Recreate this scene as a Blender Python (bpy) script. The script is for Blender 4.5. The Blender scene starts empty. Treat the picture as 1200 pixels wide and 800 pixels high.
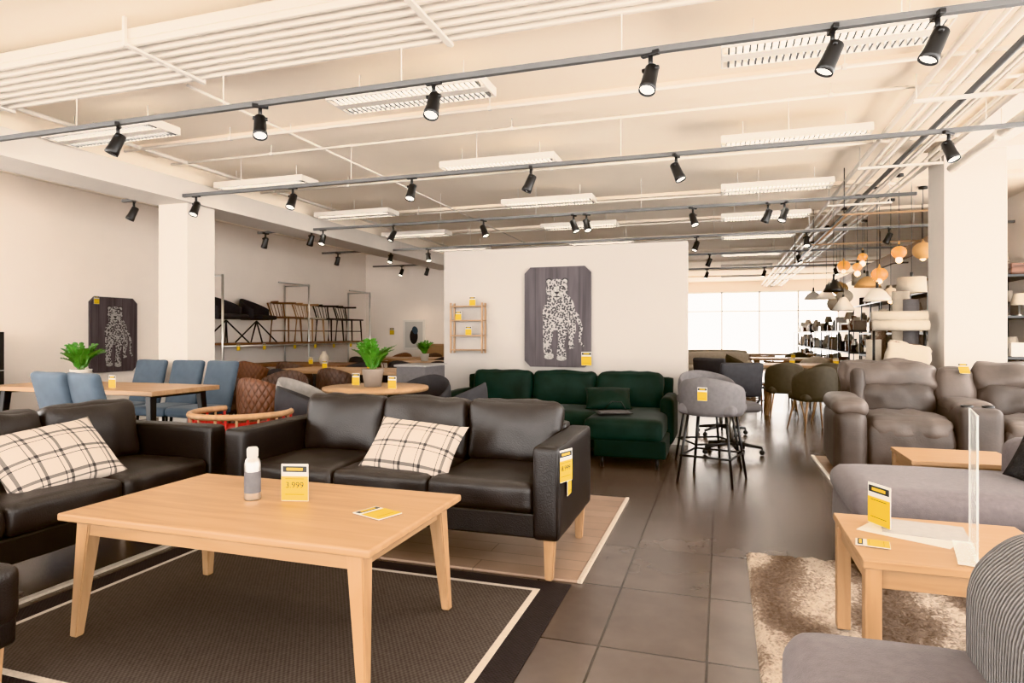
import bpy,bmesh,math,random
from mathutils import Vector, Matrix, Euler, noise
random.seed(4)
S=bpy.context.scene
COL=S.collection
R=math.radians
# ---------------------------------------------------------------- materials
def newmat(name):
    m=bpy.data.materials.new(name); m.use_nodes=True
    nt=m.node_tree; b=nt.nodes['Principled BSDF']
    return m,nt,b
def N(nt,t,**k):
    n=nt.nodes.new(t)
    for a,v in k.items(): setattr(n,a,v)
    return n
def mat(name,col,rough=.6,metal=0,var=.12,vs=6,bump=0,bs=80,spec=.5,sheen=0,stretch=(1,1,1),trans=0,emit=None,es=0,alpha=1):
    m,nt,b=newmat(name)
    tc=N(nt,'ShaderNodeTexCoord'); mp=N(nt,'ShaderNodeMapping'); mp.inputs['Scale'].default_value=stretch
    nt.links.new(tc.outputs['Object'],mp.inputs[0])
    nz=N(nt,'ShaderNodeTexNoise'); nz.inputs['Scale'].default_value=vs; nz.inputs['Detail'].default_value=5
    nt.links.new(mp.outputs[0],nz.inputs['Vector'])
    cr=N(nt,'ShaderNodeValToRGB')
    a=[max(0,c*(1-var)) for c in col]; d=[min(1,c*(1+var)) for c in col]
    cr.color_ramp.elements[0].position=.3; cr.color_ramp.elements[1].position=.7
    cr.color_ramp.elements[0].color=(*a,1); cr.color_ramp.elements[1].color=(*d,1)
    nt.links.new(nz.outputs['Fac'],cr.inputs[0]); nt.links.new(cr.outputs[0],b.inputs['Base Color'])
    b.inputs['Roughness'].default_value=rough; b.inputs['Metallic'].default_value=metal
    b.inputs['Specular IOR Level'].default_value=spec
    if sheen: b.inputs['Sheen Weight'].default_value=sheen; b.inputs['Sheen Roughness'].default_value=.4
    if trans: b.inputs['Transmission Weight'].default_value=trans
    if alpha<1: b.inputs['Alpha'].default_value=alpha
    if emit: b.inputs['Emission Color'].default_value=(*emit,1); b.inputs['Emission Strength'].default_value=es
    if bump:
        n2=N(nt,'ShaderNodeTexNoise'); n2.inputs['Scale'].default_value=bs; n2.inputs['Detail'].default_value=3
        nt.links.new(mp.outputs[0],n2.inputs['Vector'])
        bp=N(nt,'ShaderNodeBump'); bp.inputs['Strength'].default_value=bump; bp.inputs['Distance'].default_value=.01
        nt.links.new(n2.outputs['Fac'],bp.inputs['Height']); nt.links.new(bp.outputs[0],b.inputs['Normal'])
    return m
def wood(name,c1,c2,axis=0,rough=.45,sc=9):
    m,nt,b=newmat(name)
    tc=N(nt,'ShaderNodeTexCoord'); mp=N(nt,'ShaderNodeMapping')
    s=[sc,sc,sc]; s[axis]=sc*.08; mp.inputs['Scale'].default_value=s
    nt.links.new(tc.outputs['Object'],mp.inputs[0])
    nz=N(nt,'ShaderNodeTexNoise'); nz.inputs['Scale'].default_value=2.5; nz.inputs['Detail'].default_value=7; nz.inputs['Distortion'].default_value=.7
    nt.links.new(mp.outputs[0],nz.inputs['Vector'])
    cr=N(nt,'ShaderNodeValToRGB'); cr.color_ramp.elements[0].position=.32; cr.color_ramp.elements[1].position=.68
    cr.color_ramp.elements[0].color=(*c1,1); cr.color_ramp.elements[1].color=(*c2,1)
    nt.links.new(nz.outputs['Fac'],cr.inputs[0]); nt.links.new(cr.outputs[0],b.inputs['Base Color'])
    b.inputs['Roughness'].default_value=rough
    bp=N(nt,'ShaderNodeBump'); bp.inputs['Strength'].default_value=.08
    nt.links.new(nz.outputs['Fac'],bp.inputs['Height']); nt.links.new(bp.outputs[0],b.inputs['Normal'])
    return m
def brick(name,c1,c2,cm,bw,rh,mortar,rough,rot=0,off=0,noisev=.1,spec=.5):
    m,nt,b=newmat(name)
    tc=N(nt,'ShaderNodeTexCoord'); mp=N(nt,'ShaderNodeMapping'); mp.inputs['Rotation'].default_value=(0,0,rot)
    nt.links.new(tc.outputs['Object'],mp.inputs[0])
    br=N(nt,'ShaderNodeTexBrick'); br.offset=off
    br.inputs['Scale'].default_value=1; br.inputs['Brick Width'].default_value=bw; br.inputs['Row Height'].default_value=rh
    br.inputs['Mortar Size'].default_value=mortar; br.inputs['Mortar Smooth'].default_value=.1
    br.inputs['Color1'].default_value=(*c1,1); br.inputs['Color2'].default_value=(*c2,1); br.inputs['Mortar'].default_value=(*cm,1)
    nt.links.new(mp.outputs[0],br.inputs['Vector'])
    nz=N(nt,'ShaderNodeTexNoise'); nz.inputs['Scale'].default_value=5; nz.inputs['Detail'].default_value=6
    nt.links.new(tc.outputs['Object'],nz.inputs['Vector'])
    cr=N(nt,'ShaderNodeValToRGB'); cr.color_ramp.elements[0].color=(1-noisev*2,)*3+(1,); cr.color_ramp.elements[0].position=.3; cr.color_ramp.elements[1].position=.7
    nt.links.new(nz.outputs['Fac'],cr.inputs[0])
    mx=N(nt,'ShaderNodeMix',data_type='RGBA',blend_type='MULTIPLY'); mx.inputs[0].default_value=1
    nt.links.new(br.outputs['Color'],mx.inputs[6]); nt.links.new(cr.outputs['Color'],mx.inputs[7])
    nt.links.new(mx.outputs[2],b.inputs['Base Color'])
    b.inputs['Roughness'].default_value=rough; b.inputs['Specular IOR Level'].default_value=spec
    bp=N(nt,'ShaderNodeBump'); bp.inputs['Strength'].default_value=.25; bp.inputs['Distance'].default_value=.003; bp.invert=True
    nt.links.new(br.outputs['Fac'],bp.inputs['Height']); nt.links.new(bp.outputs[0],b.inputs['Normal'])
    return m
def fmath(nt,op,a,b=None):
    n=N(nt,'ShaderNodeMath',operation=op)
    for i,v in enumerate((a,b)):
        if v is None: continue
        if isinstance(v,(int,float)): n.inputs[i].default_value=v
        else: nt.links.new(v,n.inputs[i])
    return n.outputs[0]
def plaid():
    m,nt,b=newmat('plaid_fabric')
    tc=N(nt,'ShaderNodeTexCoord'); sp=N(nt,'ShaderNodeSeparateXYZ'); nt.links.new(tc.outputs['Object'],sp.inputs[0])
    tot=None
    for ax in (0,1):
        for ph,wd in ((.2,.13),(.40,.05)):
            f=fmath(nt,'FRACT',fmath(nt,'ADD',fmath(nt,'DIVIDE',sp.outputs[ax],.118),10+ph))
            l=fmath(nt,'LESS_THAN',f,wd)
            tot=l if tot is None else fmath(nt,'ADD',tot,l)
    fac=fmath(nt,'MINIMUM',fmath(nt,'MULTIPLY',tot,.75),1)
    mx=N(nt,'ShaderNodeMix',data_type='RGBA'); nt.links.new(fac,mx.inputs[0])
    mx.inputs[6].default_value=(.50,.43,.375,1); mx.inputs[7].default_value=(.025,.021,.021,1)
    nt.links.new(mx.outputs[2],b.inputs['Base Color']); b.inputs['Roughness'].default_value=.9
    nz=N(nt,'ShaderNodeTexNoise'); nz.inputs['Scale'].default_value=300; nt.links.new(tc.outputs['Object'],nz.inputs[0])
    bp=N(nt,'ShaderNodeBump'); bp.inputs['Strength'].default_value=.3; bp.inputs['Distance'].default_value=.003
    nt.links.new(nz.outputs[0],bp.inputs['Height']); nt.links.new(bp.outputs[0],b.inputs['Normal'])
    return m
def waves(name,c1,c2,axis,freq,rough=.85,strength=.6,vs=30,dist=.01):
    m,nt,b=newmat(name)
    tc=N(nt,'ShaderNodeTexCoord'); sp=N(nt,'ShaderNodeSeparateXYZ'); nt.links.new(tc.outputs['Object'],sp.inputs[0])
    s=fmath(nt,'SINE',fmath(nt,'MULTIPLY',sp.outputs[axis],freq*2*math.pi))
    f=fmath(nt,'ADD',fmath(nt,'MULTIPLY',s,.5),.5)
    nz=N(nt,'ShaderNodeTexNoise'); nz.inputs['Scale'].default_value=vs; nt.links.new(tc.outputs['Object'],nz.inputs[0])
    g=fmath(nt,'ADD',fmath(nt,'MULTIPLY',f,.6),fmath(nt,'MULTIPLY',nz.outputs[0],.4))
    mx=N(nt,'ShaderNodeMix',data_type='RGBA'); nt.links.new(g,mx.inputs[0])
    mx.inputs[6].default_value=(*c1,1); mx.inputs[7].default_value=(*c2,1)
    nt.links.new(mx.outputs[2],b.inputs['Base Color']); b.inputs['Roughness'].default_value=rough
    bp=N(nt,'ShaderNodeBump'); bp.inputs['Strength'].default_value=strength; bp.inputs['Distance'].default_value=dist
    nt.links.new(f,bp.inputs['Height']); nt.links.new(bp.outputs[0],b.inputs['Normal'])
    return m
def weave(name,c1,c2,fx,fy):
    m,nt,b=newmat(name)
    tc=N(nt,'ShaderNodeTexCoord'); sp=N(nt,'ShaderNodeSeparateXYZ'); nt.links.new(tc.outputs['Object'],sp.inputs[0])
    s1=fmath(nt,'SINE',fmath(nt,'MULTIPLY',sp.outputs[0],fx*6.283)); s2=fmath(nt,'SINE',fmath(nt,'MULTIPLY',sp.outputs[1],fy*6.283))
    p=fmath(nt,'ADD',fmath(nt,'MULTIPLY',fmath(nt,'MULTIPLY',s1,s2),.5),.5)
    nz=N(nt,'ShaderNodeTexNoise'); nz.inputs['Scale'].default_value=60; nt.links.new(tc.outputs['Object'],nz.inputs[0])
    g=fmath(nt,'ADD',fmath(nt,'MULTIPLY',p,.55),fmath(nt,'MULTIPLY',nz.outputs[0],.45))
    mx=N(nt,'ShaderNodeMix',data_type='RGBA'); nt.links.new(g,mx.inputs[0])
    mx.inputs[6].default_value=(*c1,1); mx.inputs[7].default_value=(*c2,1)
    nt.links.new(mx.outputs[2],b.inputs['Base Color']); b.inputs['Roughness'].default_value=.95; b.inputs['Specular IOR Level'].default_value=.1
    bp=N(nt,'ShaderNodeBump'); bp.inputs['Strength'].default_value=.5; bp.inputs['Distance'].default_value=.004
    nt.links.new(p,bp.inputs['Height']); nt.links.new(bp.outputs[0],b.inputs['Normal'])
    return m
def quilt(name,col,freq=16):
    m,nt,b=newmat(name)
    tc=N(nt,'ShaderNodeTexCoord'); sp=N(nt,'ShaderNodeSeparateXYZ'); nt.links.new(tc.outputs['Object'],sp.inputs[0])
    ang=fmath(nt,'MULTIPLY',fmath(nt,'ARCTAN2',sp.outputs[0],sp.outputs[1]),.26)
    a=fmath(nt,'ABSOLUTE',fmath(nt,'SINE',fmath(nt,'MULTIPLY',fmath(nt,'ADD',ang,fmath(nt,'MULTIPLY',sp.outputs[2],.6)),freq*3.1416/1.0)))
    c=fmath(nt,'ABSOLUTE',fmath(nt,'SINE',fmath(nt,'MULTIPLY',fmath(nt,'SUBTRACT',ang,fmath(nt,'MULTIPLY',sp.outputs[2],.6)),freq*3.1416/1.0)))
    h=fmath(nt,'POWER',fmath(nt,'MULTIPLY',a,c),.3)
    mx=N(nt,'ShaderNodeMix',data_type='RGBA'); nt.links.new(h,mx.inputs[0])
    mx.inputs[6].default_value=(*[v*.4 for v in col],1); mx.inputs[7].default_value=(*col,1)
    nt.links.new(mx.outputs[2],b.inputs['Base Color']); b.inputs['Roughness'].default_value=.5
    bp=N(nt,'ShaderNodeBump'); bp.inputs['Strength'].default_value=.6; bp.inputs['Distance'].default_value=.015
    nt.links.new(h,bp.inputs['Height']); nt.links.new(bp.outputs[0],b.inputs['Normal'])
    return m
def leopardmat():
    m,nt,b=newmat('leopard_print')
    tc=N(nt,'ShaderNodeTexCoord')
    v=N(nt,'ShaderNodeTexVoronoi'); v.inputs['Scale'].default_value=44; nt.links.new(tc.outputs['Object'],v.inputs['Vector'])
    nz=N(nt,'ShaderNodeTexNoise'); nz.inputs['Scale'].default_value=60; nt.links.new(tc.outputs['Object'],nz.inputs[0])
    d=fmath(nt,'ADD',v.outputs['Distance'],fmath(nt,'MULTIPLY',fmath(nt,'SUBTRACT',nz.outputs[0],.5),.35))
    cr=N(nt,'ShaderNodeValToRGB'); e=cr.color_ramp.elements
    e[0].position=.08;e[0].color=(.16,.15,.15,1);e[1].position=.18;e[1].color=(.05,.045,.05,1)
    x=e.new(.45);x.color=(.05,.045,.05,1); x=e.new(.53); x.color=(.34,.32,.31,1)
    nt.links.new(d,cr.inputs[0]); nt.links.new(cr.outputs[0],b.inputs['Base Color']); b.inputs['Roughness'].default_value=.8
    return m
M_wall=mat('wall_paint',(.84,.765,.70),.9,var=.02,vs=2,bump=.03,bs=200,spec=.2)
M_part=mat('partition_paint',(.43,.40,.375),.9,var=.02,vs=2,bump=.03,bs=200,spec=.2)
M_ceil=mat('ceiling_paint',(.96,.87,.76),.9,var=.015,vs=1.2,spec=.2)
M_beam=mat('beam_paint',(.68,.635,.59),.85,var=.02,spec=.2)
M_white=mat('white_metal',(.76,.72,.67),.45,var=.03)
M_pipe=mat('white_pipe',(.74,.69,.63),.45,var=.03)
M_tile=brick('floor_tile',(.094,.073,.063),(.120,.095,.083),(.038,.030,.026),.6,.4,.005,.24,rot=R(90),off=0,spec=.6)
M_lam=brick('laminate_floor',(.27,.18,.13),(.33,.23,.17),(.16,.11,.08),1.2,.14,.003,.45,off=.5)
M_leather=mat('black_leather',(.0165,.0133,.0128),.38,var=.3,vs=8,bump=.22,bs=160,spec=.45)
M_leatherb=mat('black_leather_frame',(.011,.009,.0088),.4,var=.3,vs=8,bump=.2,bs=160,spec=.38)
M_oak=wood('oak_wood',(.285,.168,.088),(.37,.23,.13),0)
M_oakz=wood('oak_wood_leg',(.30,.173,.088),(.39,.24,.135),2)
M_oaky=wood('oak_wood_side',(.285,.168,.088),(.37,.23,.13),1)
M_dwood=wood('walnut_wood',(.10,.045,.02),(.19,.09,.045),2)
M_black=mat('black_metal',(.012,.012,.013),.4,metal=.2,var=.1)
M_blackp=mat('black_plastic',(.016,.016,.017),.35,var=.1)
M_steel=mat('brushed_steel',(.6,.59,.57),.3,metal=.9,var=.08)
M_track=mat('grey_track',(.15,.15,.15),.5,metal=.2,var=.05)
M_plaid=plaid()
M_rug=weave('rug_weave',(.030,.025,.023),(.105,.088,.078),55,38)
M_rugd=weave('rug_border',(.016,.014,.015),(.042,.037,.038),60,60)
M_rugw=mat('rug_stripe',(.44,.38,.32),.95,var=.1,vs=60)
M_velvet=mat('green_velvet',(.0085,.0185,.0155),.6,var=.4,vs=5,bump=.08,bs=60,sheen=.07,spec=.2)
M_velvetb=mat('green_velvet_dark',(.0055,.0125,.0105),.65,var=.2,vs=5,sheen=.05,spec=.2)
M_taupe=mat('taupe_suede',(.057,.044,.038),.55,var=.28,vs=5,bump=.15,bs=70,sheen=.03)
M_taupe2=mat('taupe_suede_light',(.093,.073,.063),.52,var=.28,vs=5,bump=.15,bs=70,sheen=.03)
M_greyfab=mat('grey_fabric',(.125,.107,.11),.9,var=.1,vs=40,bump=.3,bs=260,sheen=.1)
M_cord=waves('grey_corduroy',(.085,.08,.08),(.25,.235,.23),1,72,strength=.9)
M_blue=mat('blue_upholstery',(.058,.083,.112),.75,var=.12,vs=10,sheen=.1)
M_qb=quilt('brown_quilted',(.07,.038,.028)); M_qt=quilt('tan_quilted',(.15,.062,.034)); M_qg=quilt('grey_quilted',(.30,.29,.28))
M_dgrey=mat('charcoal_fabric',(.024,.024,.028),.8,var=.15,vs=20)
M_lgrey=mat('light_grey_fabric',(.115,.107,.110),.8,var=.1,vs=30)
M_pgrey=mat('pale_grey_fabric',(.27,.255,.245),.8,var=.1,vs=30)
M_olive=mat('olive_fabric',(.065,.054,.038),.8,var=.12,vs=20)
M_cream=mat('cream_fabric',(.44,.385,.32),.85,var=.08,vs=20,bump=.2)
M_red=mat('red_paint',(.38,.018,.014),.4,var=.1)
M_leaf=mat('leaf_green',(.05,.16,.02),.4,var=.4,vs=20)
M_leaf2=mat('stem_green',(.10,.2,.04),.5)
M_pot=mat('ceramic_pot',(.44,.42,.39),.5,var=.05); M_potg=mat('grey_pot',(.22,.18,.15),.7)
M_soil=mat('soil',(.03,.02,.015),.95)
M_yel=mat('yellow_card',(.60,.39,.012),.6,var=.02); M_wcard=mat('white_card',(.54,.52,.49),.6,var=.02); M_bcard=mat('black_ink',(.02,.02,.02),.6)
M_canvas=wood('dark_canvas',(.065,.056,.062),(.11,.096,.103),2,rough=.85,sc=6)
M_leo=leopardmat(); M_leow=mat('leopard_white',(.33,.315,.30),.8,var=.3,vs=60); M_leod=mat('leopard_dark',(.03,.027,.03),.8)
M_glass=mat('clear_acrylic',(.85,.9,.9),.08,var=0,alpha=.35)
M_emit=mat('spot_glass',(1,1,1),.3,var=0,emit=(1,.93,.82),es=9)
M_bulb=mat('warm_bulb',(1,.9,.7),.3,var=0,emit=(1,.62,.28),es=20)
M_tube=mat('fluorescent_tube',(1,1,1),.3,var=0,emit=(1,.94,.85),es=.9)
M_rat=mat('rattan',(.38,.22,.1),.6,emit=(1,.55,.2),es=.15); M_amb=mat('amber_glass',(.7,.33,.08),.15,alpha=.6,emit=(1,.5,.12),es=.6)
def shag():
    m,nt,b=newmat('beige_shag')
    tc=N(nt,'ShaderNodeTexCoord')
    w=N(nt,'ShaderNodeTexWave'); w.inputs['Scale'].default_value=.9; w.inputs['Distortion'].default_value=7; w.inputs['Detail'].default_value=3; w.inputs['Detail Scale'].default_value=1.2
    nt.links.new(tc.outputs['Object'],w.inputs['Vector'])
    nz=N(nt,'ShaderNodeTexNoise'); nz.inputs['Scale'].default_value=70; nz.inputs['Detail'].default_value=5; nt.links.new(tc.outputs['Object'],nz.inputs[0])
    g=fmath(nt,'ADD',fmath(nt,'MULTIPLY',w.outputs['Fac'],.5),fmath(nt,'MULTIPLY',nz.outputs[0],.8))
    cr=N(nt,'ShaderNodeValToRGB'); e=cr.color_ramp.elements
    e[0].position=.36;e[0].color=(.09,.058,.040,1);e[1].position=.88;e[1].color=(.43,.36,.30,1)
    x=e.new(.68);x.color=(.19,.135,.10,1)
    nt.links.new(g,cr.inputs[0]); nt.links.new(cr.outputs[0],b.inputs['Base Color']); b.inputs['Roughness'].default_value=1
    bp=N(nt,'ShaderNodeBump'); bp.inputs['Strength'].default_value=1; bp.inputs['Distance'].default_value=.02
    nt.links.new(nz.outputs[0],bp.inputs['Height']); nt.links.new(bp.outputs[0],b.inputs['Normal'])
    return m
M_shag=shag()
# ---------------------------------------------------------------- mesh builder
class B:
    def __init__(s): s.bm=bmesh.new(); s.mats=[]
    def mi(s,m):
        if m not in s.mats: s.mats.append(m)
        return s.mats.index(m)
    def add(s,tb,m,smooth=False,X=None):
        if X is not None: tb.transform(X)
        i=s.mi(m)
        for f in tb.faces: f.material_index=i; f.smooth=smooth
        me=bpy.data.meshes.new('t'); tb.to_mesh(me); tb.free(); s.bm.from_mesh(me); bpy.data.meshes.remove(me)
    def box(s,c,sz,m,bev=.004,rot=(0,0,0),seg=2,smooth=False):
        tb=bmesh.new(); bmesh.ops.create_cube(tb,size=1)
        for v in tb.verts: v.co=Vector((v.co.x*sz[0],v.co.y*sz[1],v.co.z*sz[2]))
        bev=min(bev,min(sz)*.45)
        if bev>0: bmesh.ops.bevel(tb,geom=tb.edges[:],offset=bev,segments=seg,affect='EDGES',profile=.5)
        s.add(tb,m,smooth,Matrix.Translation(c)@Euler(rot).to_matrix().to_4x4())
    def b2(s,x0,x1,y0,y1,z0,z1,m,bev=.004,**k):
        s.box(((x0+x1)/2,(y0+y1)/2,(z0+z1)/2),(abs(x1-x0),abs(y1-y0),abs(z1-z0)),m,bev,**k)
    def cush(s,c,sz,m,r=.04,puff=(0,0,.02),rot=(0,0,0),wr=.003,n=11,ws=6):
        tb=bmesh.new(); bmesh.ops.create_cube(tb,size=2)
        bmesh.ops.subdivide_edges(tb,edges=tb.edges[:],cuts=n,use_grid_fill=True)
        h=Vector(sz)/2; r=min(r,min(h)*.98); off=Vector((random.random()*9,random.random()*9,random.random()*9))
        for v in tb.verts:
            p=Vector([math.copysign(1-(1-abs(a))**1.7,a) for a in v.co])
            q=Vector([p[i]*h[i] for i in range(3)])
            inn=Vector([max(-(h[i]-r),min(h[i]-r,q[i])) for i in range(3)])
            d=q-inn
            if d.length>1e-9: q=inn+d.normalized()*r
            for i in range(3):
                j,k=(i+1)%3,(i+2)%3
                q[i]+=math.copysign(1,p[i])*puff[i]*(abs(p[i])**3)*(1-p[j]**2)*(1-p[k]**2)
            if wr: q+=q.normalized()*wr*noise.noise(q*ws+off)*2
            v.co=q
        s.add(tb,m,True,Matrix.Translation(c)@Euler(rot).to_matrix().to_4x4())
    def tube(s,p0,p1,r0,m,r1=None,seg=10):
        r1=r0 if r1 is None else r1
        p0=Vector(p0);p1=Vector(p1);d=p1-p0
        tb=bmesh.new(); bmesh.ops.create_cone(tb,cap_ends=True,segments=seg,radius1=r0,radius2=r1,depth=d.length)
        X=Matrix.Translation((p0+p1)/2)@d.to_track_quat('Z','Y').to_matrix().to_4x4()
        s.add(tb,m,True,X)
    def path(s,pts,r,m,seg=8,closed=False):
        pts=[Vector(p) for p in pts]; tb=bmesh.new(); rings=[]; n=len(pts)
        for i,p in enumerate(pts):
            if closed: t=pts[(i+1)%n]-pts[i-1]
            else: t=pts[min(i+1,n-1)]-pts[max(i-1,0)]
            q=t.to_track_quat('Z','Y')
            rr=r[i] if isinstance(r,(list,tuple)) else r
            rings.append([tb.verts.new(p+q@Vector((math.cos(a)*rr,math.sin(a)*rr,0))) for a in [2*math.pi*k/seg for k in range(seg)]])
        for i in range(n if closed else n-1):
            A=rings[i];C=rings[(i+1)%n]
            for k in range(seg): tb.faces.new((A[k],A[(k+1)%seg],C[(k+1)%seg],C[k]))
        if not closed:
            tb.faces.new(rings[0][::-1]); tb.faces.new(rings[-1])
        s.add(tb,m,True)
    def leg(s,p0,p1,w0,w1,m):
        tb=bmesh.new(); V=[]
        for p,w in ((Vector(p0),w0),(Vector(p1),w1)):
            for a,b_ in ((-1,-1),(1,-1),(1,1),(-1,1)): V.append(tb.verts.new(p+Vector((a*w/2,b_*w/2,0))))
        tb.faces.new(V[3::-1]); tb.faces.new(V[4:])
        for k in range(4): tb.faces.new((V[k],V[(k+1)%4],V[4+(k+1)%4],V[4+k]))
        bmesh.ops.bevel(tb,geom=tb.edges[:],offset=min(w0,w1)*.12,segments=2,affect='EDGES')
        s.add(tb,m)
    def lathe(s,prof,m,c=(0,0,0),seg=28,X=None):
        tb=bmesh.new(); rings=[]
        for r,z in prof:
            rings.append([tb.verts.new((r*math.cos(2*math.pi*k/seg),r*math.sin(2*math.pi*k/seg),z)) for k in range(seg)])
        for A,C in zip(rings,rings[1:]):
            for k in range(seg): tb.faces.new((A[k],A[(k+1)%seg],C[(k+1)%seg],C[k]))
        bmesh.ops.remove_doubles(tb,verts=tb.verts[:],dist=1e-5)
        T=Matrix.Translation(c)
        if X is not None: T=T@X
        s.add(tb,m,True,T)
    def poly(s,pts,th,m,X=None,bev=0):
        tb=bmesh.new(); v=[tb.verts.new((p[0],0,p[1])) for p in pts]; f=tb.faces.new(v)
        if th:
            g=bmesh.ops.extrude_face_region(tb,geom=[f]); 
            for e in g['geom']:
                if isinstance(e,bmesh.types.BMVert): e.co.y+=th
        bmesh.ops.recalc_face_normals(tb,faces=tb.faces[:])
        s.add(tb,m,False,X)
    def shell(s,rx,ry,A,z0,top,th,m,c=(0,0,0),nu=28,nv=8,flare=0.05):
        tb=bmesh.new(); G=[]
        for side in (0,1):
            g=[]
            for i in range(nu+1):
                t=-1+2*i/nu; a=t*A; row=[]
                for j in range(nv+1):
                    w=j/nv; z=z0+(top(t)-z0)*w; k=1+flare*w
                    e=math.sin(math.pi*w)**.5*th/2*(1-abs(t)**8*.8)+.003
                    o=e if side else -e
                    row.append(tb.verts.new(((rx*k+o)*math.sin(a),(ry*k+o)*math.cos(a),z)))
                g.append(row)
            G.append(g)
        for side,g in enumerate(G):
            for i in range(nu):
                for j in range(nv):
                    q=(g[i][j],g[i+1][j],g[i+1][j+1],g[i][j+1]); tb.faces.new(q if side==0 else q[::-1])
        a,b_=G
        for i in range(nu):
            tb.faces.new((a[i][0],b_[i][0],b_[i+1][0],a[i+1][0])); tb.faces.new((a[i][nv],a[i+1][nv],b_[i+1][nv],b_[i][nv]))
        for j in range(nv):
            tb.faces.new((a[0][j],a[0][j+1],b_[0][j+1],b_[0][j])); tb.faces.new((a[nu][j],b_[nu][j],b_[nu][j+1],a[nu][j+1]))
        bmesh.ops.recalc_face_normals(tb,faces=tb.faces[:])
        s.add(tb,m,True,Matrix.Translation(c))
    def mesh(s,name):
        me=bpy.data.meshes.new(name); s.bm.to_mesh(me); s.bm.free()
        for m in s.mats: me.materials.append(m)
        return me
    def obj(s,name,loc=(0,0,0),rz=0,rot=None,parent=None):
        return place(name,s.mesh(name),loc,rz,rot,parent)
def place(name,me,loc=(0,0,0),rz=0,rot=None,parent=None,scale=None):
    o=bpy.data.objects.new(name,me); COL.objects.link(o); o.location=loc
    o.rotation_euler=rot if rot else (0,0,rz)
    if scale: o.scale=scale
    if parent: o.parent=parent
    return o
def slab(name,x0,x1,y0,y1,z0,z1,m,bev=0):
    b=B(); c=((x0+x1)/2,(y0+y1)/2,(z0+z1)/2)
    b.box((0,0,0),(x1-x0,y1-y0,z1-z0),m,bev); return b.obj(name,c)
# ---------------------------------------------------------------- room
XL,XR,YB,YM,YF,H=-7.8,3.7,-3.0,13.0,23.5,3.05
slab('floor',XL-.2,XR+.2,YB-.2,YF+.2,-.1,0,M_tile)
slab('ceiling',XL-.2,XR+.2,YB-.2,YF+.2,H,H+.1,M_ceil)
slab('wall_left',XL-.2,XL,2.6,YM,0,H,M_wall)
slab('wall_left_sill',XL-.2,XL,YB,2.6,0,.25,M_wall); slab('wall_left_header',XL-.2,XL,YB,2.6,2.75,H,M_wall)
slab('wall_right',XR,XR+.2,9.0,YF,0,H,M_wall)
slab('wall_right_sill',XR,XR+.2,YB,9.0,0,.25,M_wall); slab('wall_right_header',XR,XR+.2,YB,9.0,2.75,H,M_wall)
slab('wall_back',XL,-1.2,YM,YM+.2,0,H,M_wall)
slab('wall_passage',-1.4,-1.2,YM+.2,YF,0,H,M_wall)
slab('wall_partition',-3.23,-.345,7.2,7.36,0,2.22,M_part,.004)
slab('baseboard_left',XL,XL+.015,2.6,YM,0,.08,M_white)
slab('baseboard_back',XL+.02,-1.2,YM-.015,YM,0,.08,M_white)
slab('baseboard_partition',-3.23,-.345,7.188,7.199,0,.07,M_white)
def window(name,L,z0,z1,n,loc,rz=0,zt=.06):
    b=B(); h=z1-z0
    b.b2(-L/2,L/2,-.05,.05,0,zt,M_steel); b.b2(-L/2,L/2,-.05,.05,h-zt,h,M_steel)
    for i in range(n+1):
        x=-L/2+L*i/n; b.b2(x-.03,x+.03,-.05,.05,0,h,M_steel)
    b.b2(-L/2,L/2,-.04,.04,h*.72,h*.72+.05,M_steel)
    return b.obj(name,(loc[0],loc[1],z0),rz)
slab('wall_front_sill',-1.2,XR,YF,YF+.15,0,.15,M_wall)
slab('wall_front_header',-1.2,XR,YF,YF+.15,2.7,H,M_wall)
window('window_1',XR+1.2,.15,2.7,4,((XR-1.2)/2,YF+.06))
slab('wall_rear_header',XL,XR,YB-.15,YB,2.75,H,M_wall)
slab('wall_rear_sill',XL,XR,YB-.15,YB,0,.2,M_wall)
window('window_2',XR-XL,.2,2.75,8,((XR+XL)/2,YB-.07))
window('added_window_left',5.6,.25,2.75,4,(XL-.07,-.2),R(90))  # added opening out of view, lets in daylight to brighten ceiling and walls
window('added_window_right',12,.25,2.75,8,(XR+.07,3.0),R(90))  # invented window on the unseen stretch of wall, put in for more daylight
# columns/beams
slab('column',-5.9,-5.5,5.5,5.9,0,2.63,M_beam,.006)
slab('column',2.0,2.5,7.0,7.5,0,2.92,M_beam,.006)
slab('ceiling_beam',-5.95,-5.45,YB,YM,2.63,2.86,M_beam,.004)
slab('ceiling_beam',-5.85,-5.55,YB,YM,2.86,H,M_ceil)
slab('ceiling_beam',2.0,XR,6.95,7.5,2.92,H,M_beam)
slab('ceiling_beam',2.05,2.5,YB,6.95,2.97,H,M_beam)
for y in (1.3,4.95,6.8,8.7,10.6,12.4,14.6,16.8,19,21.2):
    slab('ceiling_rib',-5.5 if y<12.8 else -1.2,XR,y-.14,y+.14,H-.04,H,M_ceil)
b=B(); b.b2(-1.14,1.14,-.83,.83,.0,.014,M_lam); b.b2(1.14,1.165,-.83,.83,0,.018,M_rugw); 
b.obj('display_platform',(-1.80,3.86,0))
b=B(); b.b2(-1.4,1.4,-1.0,.9,0,.014,M_lam); b.b2(-1.43,-1.4,-1.0,.9,0,.02,M_white); b.obj('display_platform',(2.27,6.0,0))
slab('trim_1',-3.0,-2.965,1.4,4.6,0,.012,M_rugw)
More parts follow.
